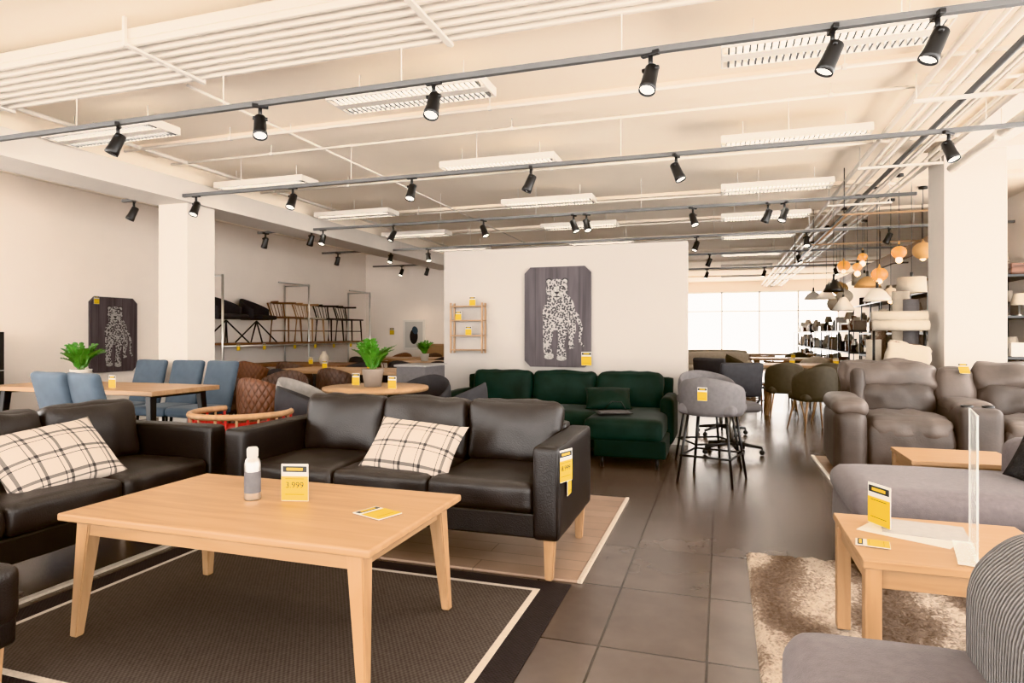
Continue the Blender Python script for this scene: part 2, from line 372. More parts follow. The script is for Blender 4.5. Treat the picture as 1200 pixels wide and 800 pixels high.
# ---------------------------------------------------------------- ceiling services
def pipe(x0,y0,x1,y1,z,r,name='ceiling_pipe'):
    b=B(); b.tube((x0,y0,z),(x1,y1,z),r,M_pipe,seg=12); 
    L=math.hypot(x1-x0,y1-y0); n=max(2,int(L/2.2))
    for i in range(n):
        t=(i+.5)/n; x=x0+(x1-x0)*t; y=y0+(y1-y0)*t
        b.tube((x,y,z),(x,y,H),.005,M_pipe,seg=6)
        b.box((x,y,z),(.03 if abs(x1-x0)>abs(y1-y0) else r*2.4,.03 if abs(y1-y0)>abs(x1-x0) else r*2.4,r*2.3),M_white,.003)
    return b.obj(name)
b=B(); b.b2(-5.4,2.0,2.86,3.42,2.93,2.99,M_pipe,.004)
for i in range(7): b.b2(-5.4,2.0,2.87+i*.086,2.905+i*.086,2.895,2.935,M_pipe,.008)
x=-5.1
while x<2: 
    b.b2(x-.02,x+.02,2.84,3.44,2.88,2.895,M_white,.003); b.b2(x-.01,x+.01,2.83,2.85,2.88,H,M_white,.002); b.b2(x-.01,x+.01,3.43,3.45,2.88,H,M_white,.002); x+=1.8
b.obj('ribbed_ceiling_duct')
for y,z,r in ((2.35,2.97,.02),(4.65,2.95,.014),(5.2,2.96,.012),(6.55,2.95,.015),(8.4,2.95,.015),(10.3,2.95,.015),(12.2,2.95,.015)): pipe(-5.4,y,2.0,y,z,r)
b=B()
for i in range(9):
    x=1.32+i*.075; z=2.86+.05*(i%3==0)
    b.tube((x,YB,z),(x,YF,z),.014 if i%2 else .022,M_pipe if i!=4 else M_track,seg=8)
y=-2.5
while y<YF:
    b.box((1.63,y,2.82),(.72,.04,.02),M_white,.002); b.tube((1.29,y,2.82),(1.29,y,H),.005,M_white,seg=6); b.tube((1.97,y,2.82),(1.97,y,H),.005,M_white,seg=6); y+=1.9
b.obj('cable_tray')
pipe(2.03,-2,2.03,6.9,2.74,.04)
pipe(-5.2,-2,-5.2,12.8,2.96,.018)
pipe(-3.6,3.6,-3.6,12.8,2.97,.01)
# fluorescent fixtures
def fixture_mesh():
    b=B(); L,W=1.15,.3
    b.b2(-L/2,L/2,-W/2,W/2,.05,.06,M_white,.002)
    for sgn in (-1,1):
        b.b2(-L/2,L/2,sgn*W/2-.006,sgn*W/2+.006,-.005,.055,M_white,.002)
        b.b2(sgn*L/2-.006,sgn*L/2+.006,-W/2,W/2,-.005,.055,M_white,.002)
    b.b2(-L/2,L/2,-.045,.045,-.006,.01,M_white,.002)
    for yy in (-.095,.095): b.tube((-L/2+.02,yy,.036),(L/2-.02,yy,.036),.012,M_tube,seg=8)
    n=30
    for i in range(1,n):
        x=-L/2+L*i/n
        for yy in (-.095,.095): b.b2(x-.006,x+.006,yy-.047,yy+.047,-.004,.02,M_track,.0)
    for x in (-.4,.4): b.tube((x,0,.06),(x,0,.21),.004,M_white,seg=6)
    return b.mesh('ceiling_light_fixture')
FM=fixture_mesh()
FIX=[(x,y) for y in (2.1,4.0,5.9,7.75,9.6,11.5) for x in (.58,-2.05,-4.8)]+[(.58,14.0),(.58,16.5),(.58,19.5)]
LD=bpy.data.lights.new('fixture_fill_light','AREA'); LD.shape='RECTANGLE'; LD.size=1.05; LD.size_y=.24; LD.energy=27; LD.color=(1,.91,.80)  # fill light added for the room; the fixtures look unlit
for x,y in FIX:
    o=place('ceiling_light_fixture',FM,(x,y,2.84))
    l=bpy.data.objects.new('lamp',LD); COL.objects.link(l); l.parent=o; l.location=(0,0,.022)
# track + spotlights
def spot_mesh():
    b=B()
    b.box((0,0,.10),(.10,.028,.025),M_blackp,.004)
    b.tube((0,0,.02),(0,0,.10),.012,M_blackp)
    b.tube((-.045,0,.02),(.045,0,.02),.012,M_blackp)
    T=Euler((R(24),0,0)).to_matrix().to_4x4()
    prof=[(.0,.05),(.03,.05),(.036,.042),(.04,-.06),(.044,-.08),(.044,-.105),(.038,-.105),(.036,-.09)]
    b.lathe(prof,M_blackp,X=T,c=(0,0,-.01),seg=24)
    b.lathe([(0,-.094),(.037,-.094)],M_emit,X=T,c=(0,0,-.01),seg=24)
    return b.mesh('track_spotlight')
SM=spot_mesh()
SL=bpy.data.lights.new('spot_lamp','SPOT'); SL.energy=20; SL.spot_size=R(95); SL.spot_blend=.9; SL.color=(1,.80,.60); SL.shadow_soft_size=.04
def track(y,x0,x1,xs,z=2.68):
    b=B(); b.box(((x0+x1)/2,0,z),(x1-x0,.036,.032),M_track,.003)
    x=x0+.3
    while x<x1: b.tube((x,0,z),(x,0,H),.003,M_white,seg=6); x+=1.3
    b.obj('lighting_track',(0,y,0))
    for i,x in enumerate(xs):
        rz=R(random.choice([180,130,220,100,250,160,70]))
        o=place('track_spotlight',SM,(x,y,z-.115),rz)
        l=bpy.data.objects.new('lamp',SL); COL.objects.link(l); l.parent=o; l.location=(0,.06,-.15); l.rotation_euler=(R(24),0,0)
track(3.4,-6.0,XR-.05,[-4.01,-2.81,-1.59,-.35,.51,.945])
track(5.4,-6.3,XR-.05,[-6.14,-5.28,-4.07,-2.75,-1.59,-.35,1.57])
track(7.7,-6.4,1.95,[-6.27,-5.49,-5.3,-4.2,-2.9,-1.72,-1.56,-.31,.5,.67])
track(10,-6.9,XR-.05,[-6.57,-5.5,-4.78,-.35,1.16,2.2])
track(12.3,-7.2,XR-.05,[-6.5,-5.9,-5.1,-.2,1.3])
track(15,-1.1,XR-.05,[-.3,.9,2.3])
# ---------------------------------------------------------------- tags
def tag_mesh(w,h):
    b=B()
    b.box((0,0,h*.5),(w,.003,h),M_wcard,0)
    b.box((0,-.0022,h*.34),(w*.98,.001,h*.64),M_yel,0)
    b.box((0,-.0022,h*.86),(w*.9,.001,h*.16),M_bcard,0)
    b.box((0,-.003,h*.86),(w*.6,.001,h*.07),M_yel,0)
    b.box((0,-.003,h*.60),(w*.7,.001,h*.015),M_bcard,0); b.box((0,-.003,h*.18),(w*.7,.001,h*.015),M_bcard,0)
    return b.mesh('price_tag')
TG=tag_mesh(.115,.155); TS=tag_mesh(.075,.105)
def tag(loc,rz=0,me=None,rot=None,text=None):
    o=place('price_tag',me or TS,loc,rz,rot)
    if text:
        cu=bpy.data.curves.new('price','FONT'); cu.body=text; cu.size=.036; cu.align_x='CENTER'; cu.extrude=.0002
        t=bpy.data.objects.new('price_text',cu); COL.objects.link(t); cu.materials.append(M_bcard)
        t.parent=o; t.location=(0,-.0038,.055); t.rotation_euler=(R(90),0,0)
    return o
# ---------------------------------------------------------------- coffee table
b=B(); hx,hy=.695,.385
b.box((0,0,.475),(2*hx,2*hy,.03),M_oak,.008,seg=3)
for s1 in (-1,1):
    b.box((0,s1*(hy-.06),.43),(2*hx-.2,.022,.062),M_oak,.003)
    b.box((s1*(hx-.08),0,.43),(.022,2*hy-.2,.062),M_oaky,.003)
    for s2 in (-1,1):
        b.leg((s1*(hx-.05),s2*(hy-.045),0),(s1*(hx-.085),s2*(hy-.075),.462),.036,.066,M_oakz)
b.obj('coffee_table',(-1.775,2.21,.012))
tz=.503
tag((-1.70,2.27,tz),R(14),TG,text='3.999')
tag((-1.20,2.18,tz+.003),0,TG,rot=(R(-90),0,R(70)))
b=B()
b.lathe([(0,0),(.030,0),(.033,.006),(.033,.15),(.028,.168),(.02,.178),(.02,.186)],M_steel,seg=24)
b.lathe([(.021,.178),(.023,.182),(.023,.212),(.018,.22),(0,.222)],M_wcard,seg=24)
b.lathe([(.0335,.03),(.0336,.12)],M_lgrey,seg=24)
b.obj('spray_bottle',(-1.89,2.24,tz))
# ---------------------------------------------------------------- leather sofas
def leather_sofa():
    b=B(); w,d=1.95,.80; a=.13
    b.b2(-w/2+a*.5,w/2-a*.5,-d/2+.03,d/2-.03,.2,.32,M_leatherb,.01)
    for s1 in (-1,1):
        b.cush((s1*(w/2-a/2),0,.425),(a,d,.45),M_leatherb,.022,(.006,.004,.004),wr=.002)
        for xx in (s1*(w/2-.010),s1*(w/2-a+.010)):
            b.path([(xx,-d/2+.008,.215),(xx,-d/2+.008,.62),(xx,-d/2+.03,.642),(xx,d/2-.03,.642)],.005,M_leatherb,seg=6)
        for s2 in (-1,1): b.leg((s1*(w/2-.06),s2*(d/2-.06),0),(s1*(w/2-.055),s2*(d/2-.055),.205),.038,.055,M_oakz)
    b.cush((0,d/2-.07,.44),(w-2*a+.02,.13,.48),M_leatherb,.025,(0,.006,.004),wr=.002)
    cw=(w-2*a)/3
    for i in range(3):
        x=-w/2+a+cw*(i+.5)
        b.cush((x,-.075,.39),(cw-.006,d-.18,.145),M_leather,.035,(.0,.006,.022),wr=.006,ws=9,n=15)
        b.path([(x-cw/2+.02,-d/2+.03,.405),(x+cw/2-.02,-d/2+.03,.405)],.0045,M_leatherb,seg=6)
        b.cush((x,d/2-.175,.615),(cw-.004,.17,.37),M_leather,.055,(.0,.03,.01),rot=(R(-11),0,0),wr=.009,ws=9,n=15)
    return b.mesh('leather_sofa')
LS=leather_sofa()
place('leather_sofa',LS,(-1.705,3.34,.014))
place('leather_sofa',LS,(-3.29,2.22,.0),R(90))
def pillow(name,loc,rot,w,h,t,m,n=20,pw=.55):
    tb=bmesh.new(); G=[]
    for sd in (1,-1):
        g=[]
        for i in range(n+1):
            row=[]
            for j in range(n+1):
                x=-1+2*i/n;y=-1+2*j/n
                z=t/2*(max(0,(1-x*x)*(1-y*y)))**pw
                k=1-.07*(1-abs(y)**2)*abs(x)**3; k2=1-.07*(1-abs(x)**2)*abs(y)**3
                z*=1+.12*noise.noise(Vector((x*2,y*2,sd*3)))
                row.append(tb.verts.new((x*w/2*k,y*h/2*k2,sd*z)))
            g.append(row)
        G.append(g)
        for i in range(n):
            for j in range(n):
                q=(g[i][j],g[i+1][j],g[i+1][j+1],g[i][j+1]); tb.faces.new(q if sd==1 else q[::-1])
    bmesh.ops.remove_doubles(tb,verts=tb.verts[:],dist=1e-5)
    b=B(); b.add(tb,m,True); return b.obj(name,loc,rot=rot)
pillow('plaid_pillow',(-1.60,3.16,.585),(R(46),R(4),R(-2)),.54,.35,.15,M_plaid)
pillow('plaid_pillow',(-3.18,2.34,.585),(R(46),R(-4),R(90)),.60,.40,.17,M_plaid)
tag((-.715,3.02,.49),R(70),TG,text='8.999'); tag((-.715,3.10,.41),R(90),TS)
# footstool (bottom left)
b=B(); b.cush((0,0,.33),(.62,.6,.2),M_leather,.04,(0,0,.02)); b.cush((0,0,.21),(.60,.58,.1),M_leatherb,.02,(0,0,0))
for s1 in (-1,1):
    for s2 in (-1,1): b.leg((s1*.25,s2*.24,0),(s1*.25,s2*.24,.17),.035,.05,M_oakz)
b.obj('leather_footstool',(-2.53,1.23,0.01))
# ---------------------------------------------------------------- dark rug
b=B()
b.b2(-1.11,1.11,-.76,.76,0,.008,M_rugd,.002); b.b2(-.985,.985,-.655,.655,.008,.0095,M_rugw,0); b.b2(-.955,.955,-.625,.625,.009,.0115,M_rug,0)
b.obj('area_rug',(-1.79,2.235,0))
# shag rug
tb=bmesh.new(); bmesh.ops.create_grid(tb,x_segments=110,y_segments=140,size=1)
for v in tb.verts:
    v.co.x*=.9; v.co.y*=1.06
    e=min(.9-abs(v.co.x),1.06-abs(v.co.y))
    v.co.z=.018+(.012*noise.noise(v.co*30)+.008*noise.noise(v.co*70) if e>.001 else -.016)
b=B(); b.add(tb,M_shag,True); b.obj('shag_rug',(1.03,2.66,0))
# ---------------------------------------------------------------- velvet sofa
b=B(); w=2.38
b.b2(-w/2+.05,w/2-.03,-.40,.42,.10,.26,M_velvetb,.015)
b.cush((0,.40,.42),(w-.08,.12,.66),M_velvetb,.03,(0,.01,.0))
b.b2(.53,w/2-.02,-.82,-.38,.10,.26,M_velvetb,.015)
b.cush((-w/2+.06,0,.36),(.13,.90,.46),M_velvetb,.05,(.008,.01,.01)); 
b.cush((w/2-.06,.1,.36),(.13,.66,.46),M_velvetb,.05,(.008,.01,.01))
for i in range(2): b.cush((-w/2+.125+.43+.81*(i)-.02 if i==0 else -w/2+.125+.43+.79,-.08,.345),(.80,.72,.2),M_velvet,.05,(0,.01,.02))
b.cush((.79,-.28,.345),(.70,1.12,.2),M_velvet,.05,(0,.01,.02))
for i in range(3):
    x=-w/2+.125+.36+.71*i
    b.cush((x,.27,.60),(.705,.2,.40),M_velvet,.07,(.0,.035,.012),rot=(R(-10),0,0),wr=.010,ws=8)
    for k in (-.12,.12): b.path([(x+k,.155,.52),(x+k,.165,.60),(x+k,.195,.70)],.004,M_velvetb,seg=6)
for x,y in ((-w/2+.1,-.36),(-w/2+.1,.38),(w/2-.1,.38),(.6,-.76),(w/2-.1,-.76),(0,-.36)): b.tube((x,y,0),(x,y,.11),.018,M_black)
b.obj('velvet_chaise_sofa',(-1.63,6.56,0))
pillow('green_pillow',(-1.08,6.42,.56),(R(40),0,R(12)),.46,.30,.15,M_velvet)
b=B(); b.box((0,0,.004),(.32,.22,.008),M_blackp,.003,rot=(0,0,R(20))); b.box((0,0,.011),(.26,.17,.004),M_lgrey,.001,rot=(0,0,R(20)));
b.path([(-.1,.1,.02),(-.04,.13,.09),(.05,.13,.09),(.1,.1,.02)],.005,M_blackp); b.obj('fabric_sample_board',(-.95,5.95,.475))
tag((-1.45,7.155,.85),0,TG)
# ---------------------------------------------------------------- recliner
b=B(); aw,sw,cw=.24,.62,.30; W=2*aw+2*sw+cw
b.b2(-W/2+.04,W/2-.04,-.38,.42,.04,.36,M_taupe,.03)
for s1 in (-1,1):
    b.cush((s1*(W/2-aw/2),-.02,.30),(aw,.90,.56),M_taupe,.09,(.015,.02,.0),wr=.006)
    b.cush((s1*(W/2-aw/2),-.05,.59),(aw+.03,.80,.14),M_taupe2,.065,(.0,.02,.02),wr=.012,ws=9)
for s1 in (-1,1):
    x=s1*(cw/2+sw/2)
    b.cush((x,-.36,.28),(sw-.01,.14,.36),M_taupe,.05,(0,.02,0),wr=.012,ws=9,n=17)
    b.cush((x,-.12,.42),(sw-.01,.60,.2),M_taupe2,.08,(0,.03,.03),wr=.018,ws=9,n=17)
    b.cush((x,.24,.60),(sw+.0,.24,.34),M_taupe,.10,(0,.05,.0),rot=(R(-12),0,0),wr=.018,ws=9,n=17)
    b.cush((x+s1*.05,.32,.80),(sw+.16,.22,.30),M_taupe2,.10,(0,.05,.015),rot=(R(-16),0,0),wr=.020,ws=9,n=17)
    b.cush((x+s1*(sw/2-.02),.22,.64),(.14,.22,.50),M_taupe,.06,(0,.02,.0),rot=(R(-14),0,0),wr=.015)
b.cush((0,-.05,.33),(cw,.82,.58),M_taupe,.06,(0,.02,.0),wr=.005)
b.cush((0,-.02,.58),(cw-.01,.50,.13),M_taupe2,.05,(0,.01,.02),wr=.006)
for xx in (-.07,.07): b.lathe([(.0,.0),(.036,.0),(.036,.012),(.042,.012),(.042,0)],M_blackp,c=(xx,-.34,.622),seg=20)
b.cush((0,.28,.72),(cw,.2,.36),M_taupe2,.08,(0,.03,.01),rot=(R(-14),0,0),wr=.012)
b.box((0,.44,.5),(W-.3,.06,.72),M_taupe,.02)
b.obj('recliner_loveseat',(.90+W/2,6.20,.014),R(-2))
tag((1.97,6.36,.87),0,TS,rot=(R(-38),0,0))
# ---------------------------------------------------------------- grey chaise + cushion + tables + armchair (right)
b=B()
b.cush((0,0,.19),(1.7,.74,.24),M_greyfab,.05,(0,.01,0),wr=.003)
b.cush((0,-.0,.345),(1.72,.76,.17),M_greyfab,.075,(.01,.01,.02),wr=.004)
b.cush((.42,.30,.47),(.86,.2,.30),M_greyfab,.08,(0,.02,.01),wr=.004)
for s1 in (-1,1):
    for s2 in (-1,1): b.tube((s1*.75,s2*.28,0),(s1*.75,s2*.28,.08),.02,M_black)
b.obj('grey_chaise_lounge',(1.47,3.84,.02))
pillow('faux_fur_pillow',(1.62,3.82,.60),(R(70),R(20),R(-20)),.42,.40,.17,mat('black_fur',(.015,.015,.016),1,bump=1,bs=90))
def side_table(name,w,d,h,loc,lw=.05):
    b=B(); b.box((0,0,h-.014),(w,d,.028),M_oak,.004)
    for s1 in (-1,1):
        b.box((0,s1*(d/2-.03),h-.06),(w-.08,.02,.065),M_oak,.002); b.box((s1*(w/2-.03),0,h-.06),(.02,d-.08,.065),M_oaky,.002)
        for s2 in (-1,1): b.box((s1*(w/2-lw/2-.006),s2*(d/2-lw/2-.006),(h-.028)/2),(lw,lw,h-.028),M_oakz,.004)
    return b.obj(name,loc)
side_table('side_table',.62,.58,.45,(.745,2.60,.025))
side_table('side_table',.60,.50,.45,(1.38,4.62,0))
b=B(); b.box((0,0,.24),(.26,.006,.46),M_glass,.001); b.box((0,.02,.004),(.26,.06,.006),M_glass,.001)
b.obj('acrylic_sign_holder',(.785,2.46,.478),R(77))
b=B(); b.box((0,0,.001),(.21,.297,.0015),M_wcard,0); b.box((.07,-.02,.0025),(.21,.27,.0015),M_pgrey,0,rot=(0,0,R(20))); b.obj('paper_leaflets',(.66,2.68,.475),R(60))
tag((.57,2.74,.476),R(-62),TG); tag((.55,2.48,.479),0,TS,rot=(R(-90),0,R(80)))
b=B()
b.cush((-.06,0,.20),(.78,.80,.26),M_greyfab,.06,(0,.0,0)); b.cush((-.24,0,.37),(.50,.80,.17),M_greyfab,.07,(.012,.012,.018))
b.cush((.08,0,.435),(.36,.90,.62),M_cord,.15,(.02,.0,.01),wr=.003,n=21)
for s1 in (-1,1):
    for s2 in (-1,1): b.tube((s1*.30,s2*.33,0),(s1*.27,s2*.3,.10),.016,M_oakz)
b.obj('corduroy_armchair',(.635,1.37,0.02))
# ---------------------------------------------------------------- chairs
def legs4(b,w,d,h,r,m,sp=.05,rt=.6):
    for s1 in (-1,1):
        for s2 in (-1,1): b.tube((s1*(w+sp),s2*(d+sp),0),(s1*w,s2*d,h),r*rt,m,r1=r)
def parsons(m):
    b=B(); b.cush((0,0,.455),(.42,.44,.09),m,.035,(0,0,.01)); b.cush((0,.25,.69),(.40,.065,.50),m,.03,(0,.015,.0),rot=(R(-14),0,0))
    legs4(b,.16,.17,.42,.014,M_black,.03); return b.mesh('dining_chair')
def tub(m,legm,h=.82,sh=.44,arms=.62):
    b=B(); b.cush((0,-.02,sh-.01),(.46,.46,.1),m,.045,(0,0,.012))
    b.shell(.235,.235,R(118),sh-.05,lambda t:h-(h-arms)*(abs(t)**1.6),.05,m)
    legs4(b,.16,.16,sh-.04,.014,legm,.07); return b.mesh('dining_armchair')
def woodchair(m,seat):
    b=B(); b.box((0,0,.44),(.43,.42,.03),seat,.01)
    for s1 in (-1,1):
        b.tube((s1*.19,-.18,0),(s1*.17,-.16,.43),.012,m,r1=.018)
        b.path([(s1*.2,.21,0),(s1*.18,.18,.43),(s1*.2,.23,.62),(s1*.22,.25,.70)],.015,m)
    pts=[(.25*math.sin(a),.02+.25*math.cos(a),.71) for a in [R(-95+190*i/14) for i in range(15)]]
    b.path(pts,.019,m)
    for a in (-.12,-.04,.04,.12): b.tube((a,.18,.45),(a*1.2,.255,.70),.007,m,seg=6)
    for s1 in (-1,1): b.tube((s1*.18,-.16,.2),(s1*.18,.18,.2),.009,m)
    return b.mesh('wooden_chair')
C_blue=parsons(M_blue); C_qb=tub(M_qb,M_black); C_qt=tub(M_qt,M_black); C_qg=tub(M_qg,M_black); C_dg=tub(M_dgrey,M_black,.80); C_lg=tub(M_pgrey,M_black)
C_ol=tub(M_olive,M_oakz); C_cr=tub(M_cream,M_oakz); C_wk=woodchair(M_black,M_black); C_wo=woodchair(M_dwood,M_dwood); C_wl=woodchair(M_oakz,M_cream)
def dtable(name,w,d,loc,m=M_oak,legm=M_black,h=.75,rz=0):
    b=B(); b.box((0,0,h-.02),(w,d,.04),m,.005)
    for s1 in (-1,1):
        b.box((s1*(w/2-.12),0,h-.05),(.06,d-.14,.03),legm,.003)
        for s2 in (-1,1): b.leg((s1*(w/2-.06),s2*(d/2-.06),0),(s1*(w/2-.12),s2*(d/2-.1),h-.05),.04,.06,legm)
    return b.obj(name,loc,rz)
dtable('dining_table',1.9,.72,(-5.22,4.28,0))
for x,y,rz in ((-4.52,3.62,172),(-4.16,3.60,168),(-4.86,5.0,-4),(-5.28,5.0,0),(-5.75,4.98,0)): place('dining_chair',C_blue,(x,y,0),R(rz))
for me,x,y,rz in ((C_qb,-5.0,5.62,170),(C_qt,-3.98,4.92,175),(C_qb,-4.35,5.6,20),(C_lg,-3.5,4.85,100),(C_dg,-3.12,4.36,130),(C_dg,-2.13,5.0,-80),(C_dg,-2.75,5.65,0)):
    place('dining_armchair',me,(x,y,0),R(rz))
b=B(); b.lathe([(0,.715),(.44,.715),(.45,.72),(.455,.735),(.45,.75),(0,.75)],M_oak,seg=48); b.lathe([(.0,0),(.26,0),(.26,.015),(.05,.03),(.035,.1),(.035,.66),(.12,.715)],M_black,seg=24)
b.obj('round_dining_table',(-2.85,4.92,0))
def plant(loc,s=1,pm=M_pot,square=False):
    b=B()
    b.lathe([(0,0),(.065,0),(.085,.13),(.088,.14),(.078,.14),(.075,.12),(0,.12)],pm,seg=28)
    b.lathe([(0,.122),(.076,.122)],M_soil,seg=20)
    rnd=random.Random(int(loc[0]*100))
    for k in range(22):
        a=rnd.random()*6.28; t=rnd.uniform(.2,1.0); L=rnd.uniform(.14,.26)
        pts=[Vector((0.02*math.cos(a),.02*math.sin(a),.12))]
        for i in range(1,9):
            f=i/8; an=t*f*1.3
            pts.append(pts[-1]+Vector((math.sin(an)*math.cos(a),math.sin(an)*math.sin(a),math.cos(an)))*L/8)
        b.path(pts,.004,M_leaf2,seg=5)
        side=Vector((-math.sin(a),math.cos(a),0))
        tb=bmesh.new()
        for i in range(2,9):
            dirv=(pts[i]-pts[i-1]).normalized()
            for sg in (-1,1):
                d=(side*sg+dirv*.5).normalized(); l=.065*(1.1-abs(i-5)*.1); n=dirv.cross(d).normalized(); wv=n.cross(d)
                p=pts[i]; vs=[p,p+d*l*.35+wv*.018,p+d*l*.7+wv*.015,p+d*l+n*.008,p+d*l*.7-wv*.015,p+d*l*.35-wv*.018]
                tb.faces.new([tb.verts.new(v) for v in vs])
        b.add(tb,M_leaf,False)
    o=b.obj('potted_plant',loc); o.scale=(s,s,s); return o
plant((-5.45,4.25,.75),1.0,M_pot); plant((-2.87,4.9,.75),1.1,M_potg)
tag((-4.9,4.1,.75)); tag((-2.6,4.75,.75)); tag((-3.1,5.0,.75))
# red tub chair
b=B()
def arc(r,z,a0=-120,a1=120,n=24): return [(r*math.sin(R(a0+(a1-a0)*i/n)),r*math.cos(R(a0+(a1-a0)*i/n)),z) for i in range(n+1)]
b.path(arc(.34,.64),.022,M_oakz); b.path(arc(.31,.36),.016,M_red)
b.shell(.295,.295,R(112),.38,lambda t:.60,.03,M_red)
for i in range(21):
    a=R(-118+236*i/20); b.tube((.325*math.sin(a),.325*math.cos(a),.36),(.34*math.sin(a),.34*math.cos(a),.63),.009,M_oakz if i%2 else M_red,seg=8)
b.lathe([(0,.34),(.29,.34),(.31,.37),(.30,.42),(.2,.44),(0,.445)],M_red,seg=32)
legs4(b,.2,.2,.35,.016,M_red,.05); b.obj('red_spindle_chair',(-3.3,3.80,0),R(180))
# grey display plinth
b=B(); b.box((0,0,.435),(.34,.5,.86),M_lgrey,.004); b.box((0,0,.87),(.38,.54,.02),M_pgrey,.003); b.obj('display_plinth',(-3.12,6.35,0))
# back dining sets
dtable('dining_table',1.8,.9,(-4.6,7.3,0),M_oak,M_black); dtable('dining_table',1.7,.9,(-6.2,8.6,0),M_dwood,M_black); dtable('dining_table',1.6,.9,(-4.4,9.9,0),M_oak,M_oakz); dtable('dining_table',1.6,.9,(-6.0,11.3,0),M_oak,M_black)
ch=[C_dg,C_dg,C_qb,C_dg,C_qt,C_wo,C_qb,C_wk,C_dg]
i=0
for (cx,cy) in ((-4.6,7.3),(-6.2,8.6),(-4.4,9.9),(-6.0,11.3)):
    for dx in (-.5,.2):
        for sg in (-1,1):
            place('dining_armchair',ch[i%len(ch)],(cx+dx+.1,cy+sg*.72,0),0 if sg>0 else R(180)); i+=1
plant((-4.8,9.9,.75),.9,M_pot); 
for p in ((-4.2,7.1,.75),(-6.0,8.4,.75),(-4.1,9.7,.75),(-6.3,11.1,.75),(-5.0,7.3,.75)): tag(p)
b=B(); b.lathe([(0,0),(.06,0),(.09,.06),(.05,.14),(.03,.16),(.035,.19),(.028,.19),(0,.15)],M_cream); b.obj('ceramic_vase',(-5.9,8.6,.75))
# ---------------------------------------------------------------- chair rack on left wall
b=B(); 
for y in (7.9,10.05,12.2):
    b.tube((-7.22,y,0),(-7.22,y,2.12),.018,M_steel); b.tube((-7.75,y,2.1),(-7.22,y,2.1),.014,M_steel); b.tube((-7.75,y,0),(-7.75,y,2.12),.018,M_steel)
b.b2(-7.76,-7.2,7.9,12.2,1.04,1.07,M_dwood,.003); b.tube((-7.22,7.9,1.02),(-7.22,12.2,1.02),.016,M_steel)
b.tube((-7.22,9.2,2.1),(-7.22,10.05,2.1),.014,M_steel); b.tube((-7.22,11.4,2.1),(-7.22,12.2,2.1),.014,M_steel)
b.obj('chair_display_rack')
def shellx(m):
    b=B(); b.cush((0,-.02,.42),(.48,.46,.07),m,.03,(0,0,.01)); b.shell(.25,.25,R(110),.38,lambda t:.74-.18*abs(t)**1.5,.03,m)
    for s1 in (-1,1):
        b.tube((s1*.24,-.24,0),(0,0,.36),.012,M_black); b.tube((s1*.24,.24,0),(0,0,.36),.012,M_black)
    return b.mesh('shell_chair')
C_sx=shellx(M_dgrey)
for me,y,rz,nm in ((C_sx,8.25,-90,'shell_chair'),(C_sx,8.95,-80,'shell_chair'),(C_wo,9.75,-90,'wooden_chair'),(C_wl,10.45,-90,'wooden_chair'),(C_wk,11.1,-95,'wooden_chair'),(C_wk,11.8,-90,'wooden_chair')):
    place(nm,me,(-7.47,y,1.07),R(rz+180))
for y in (8.2,8.8,9.6,10.2,10.8,11.4,11.9): tag((-7.19,y,.95),R(90))
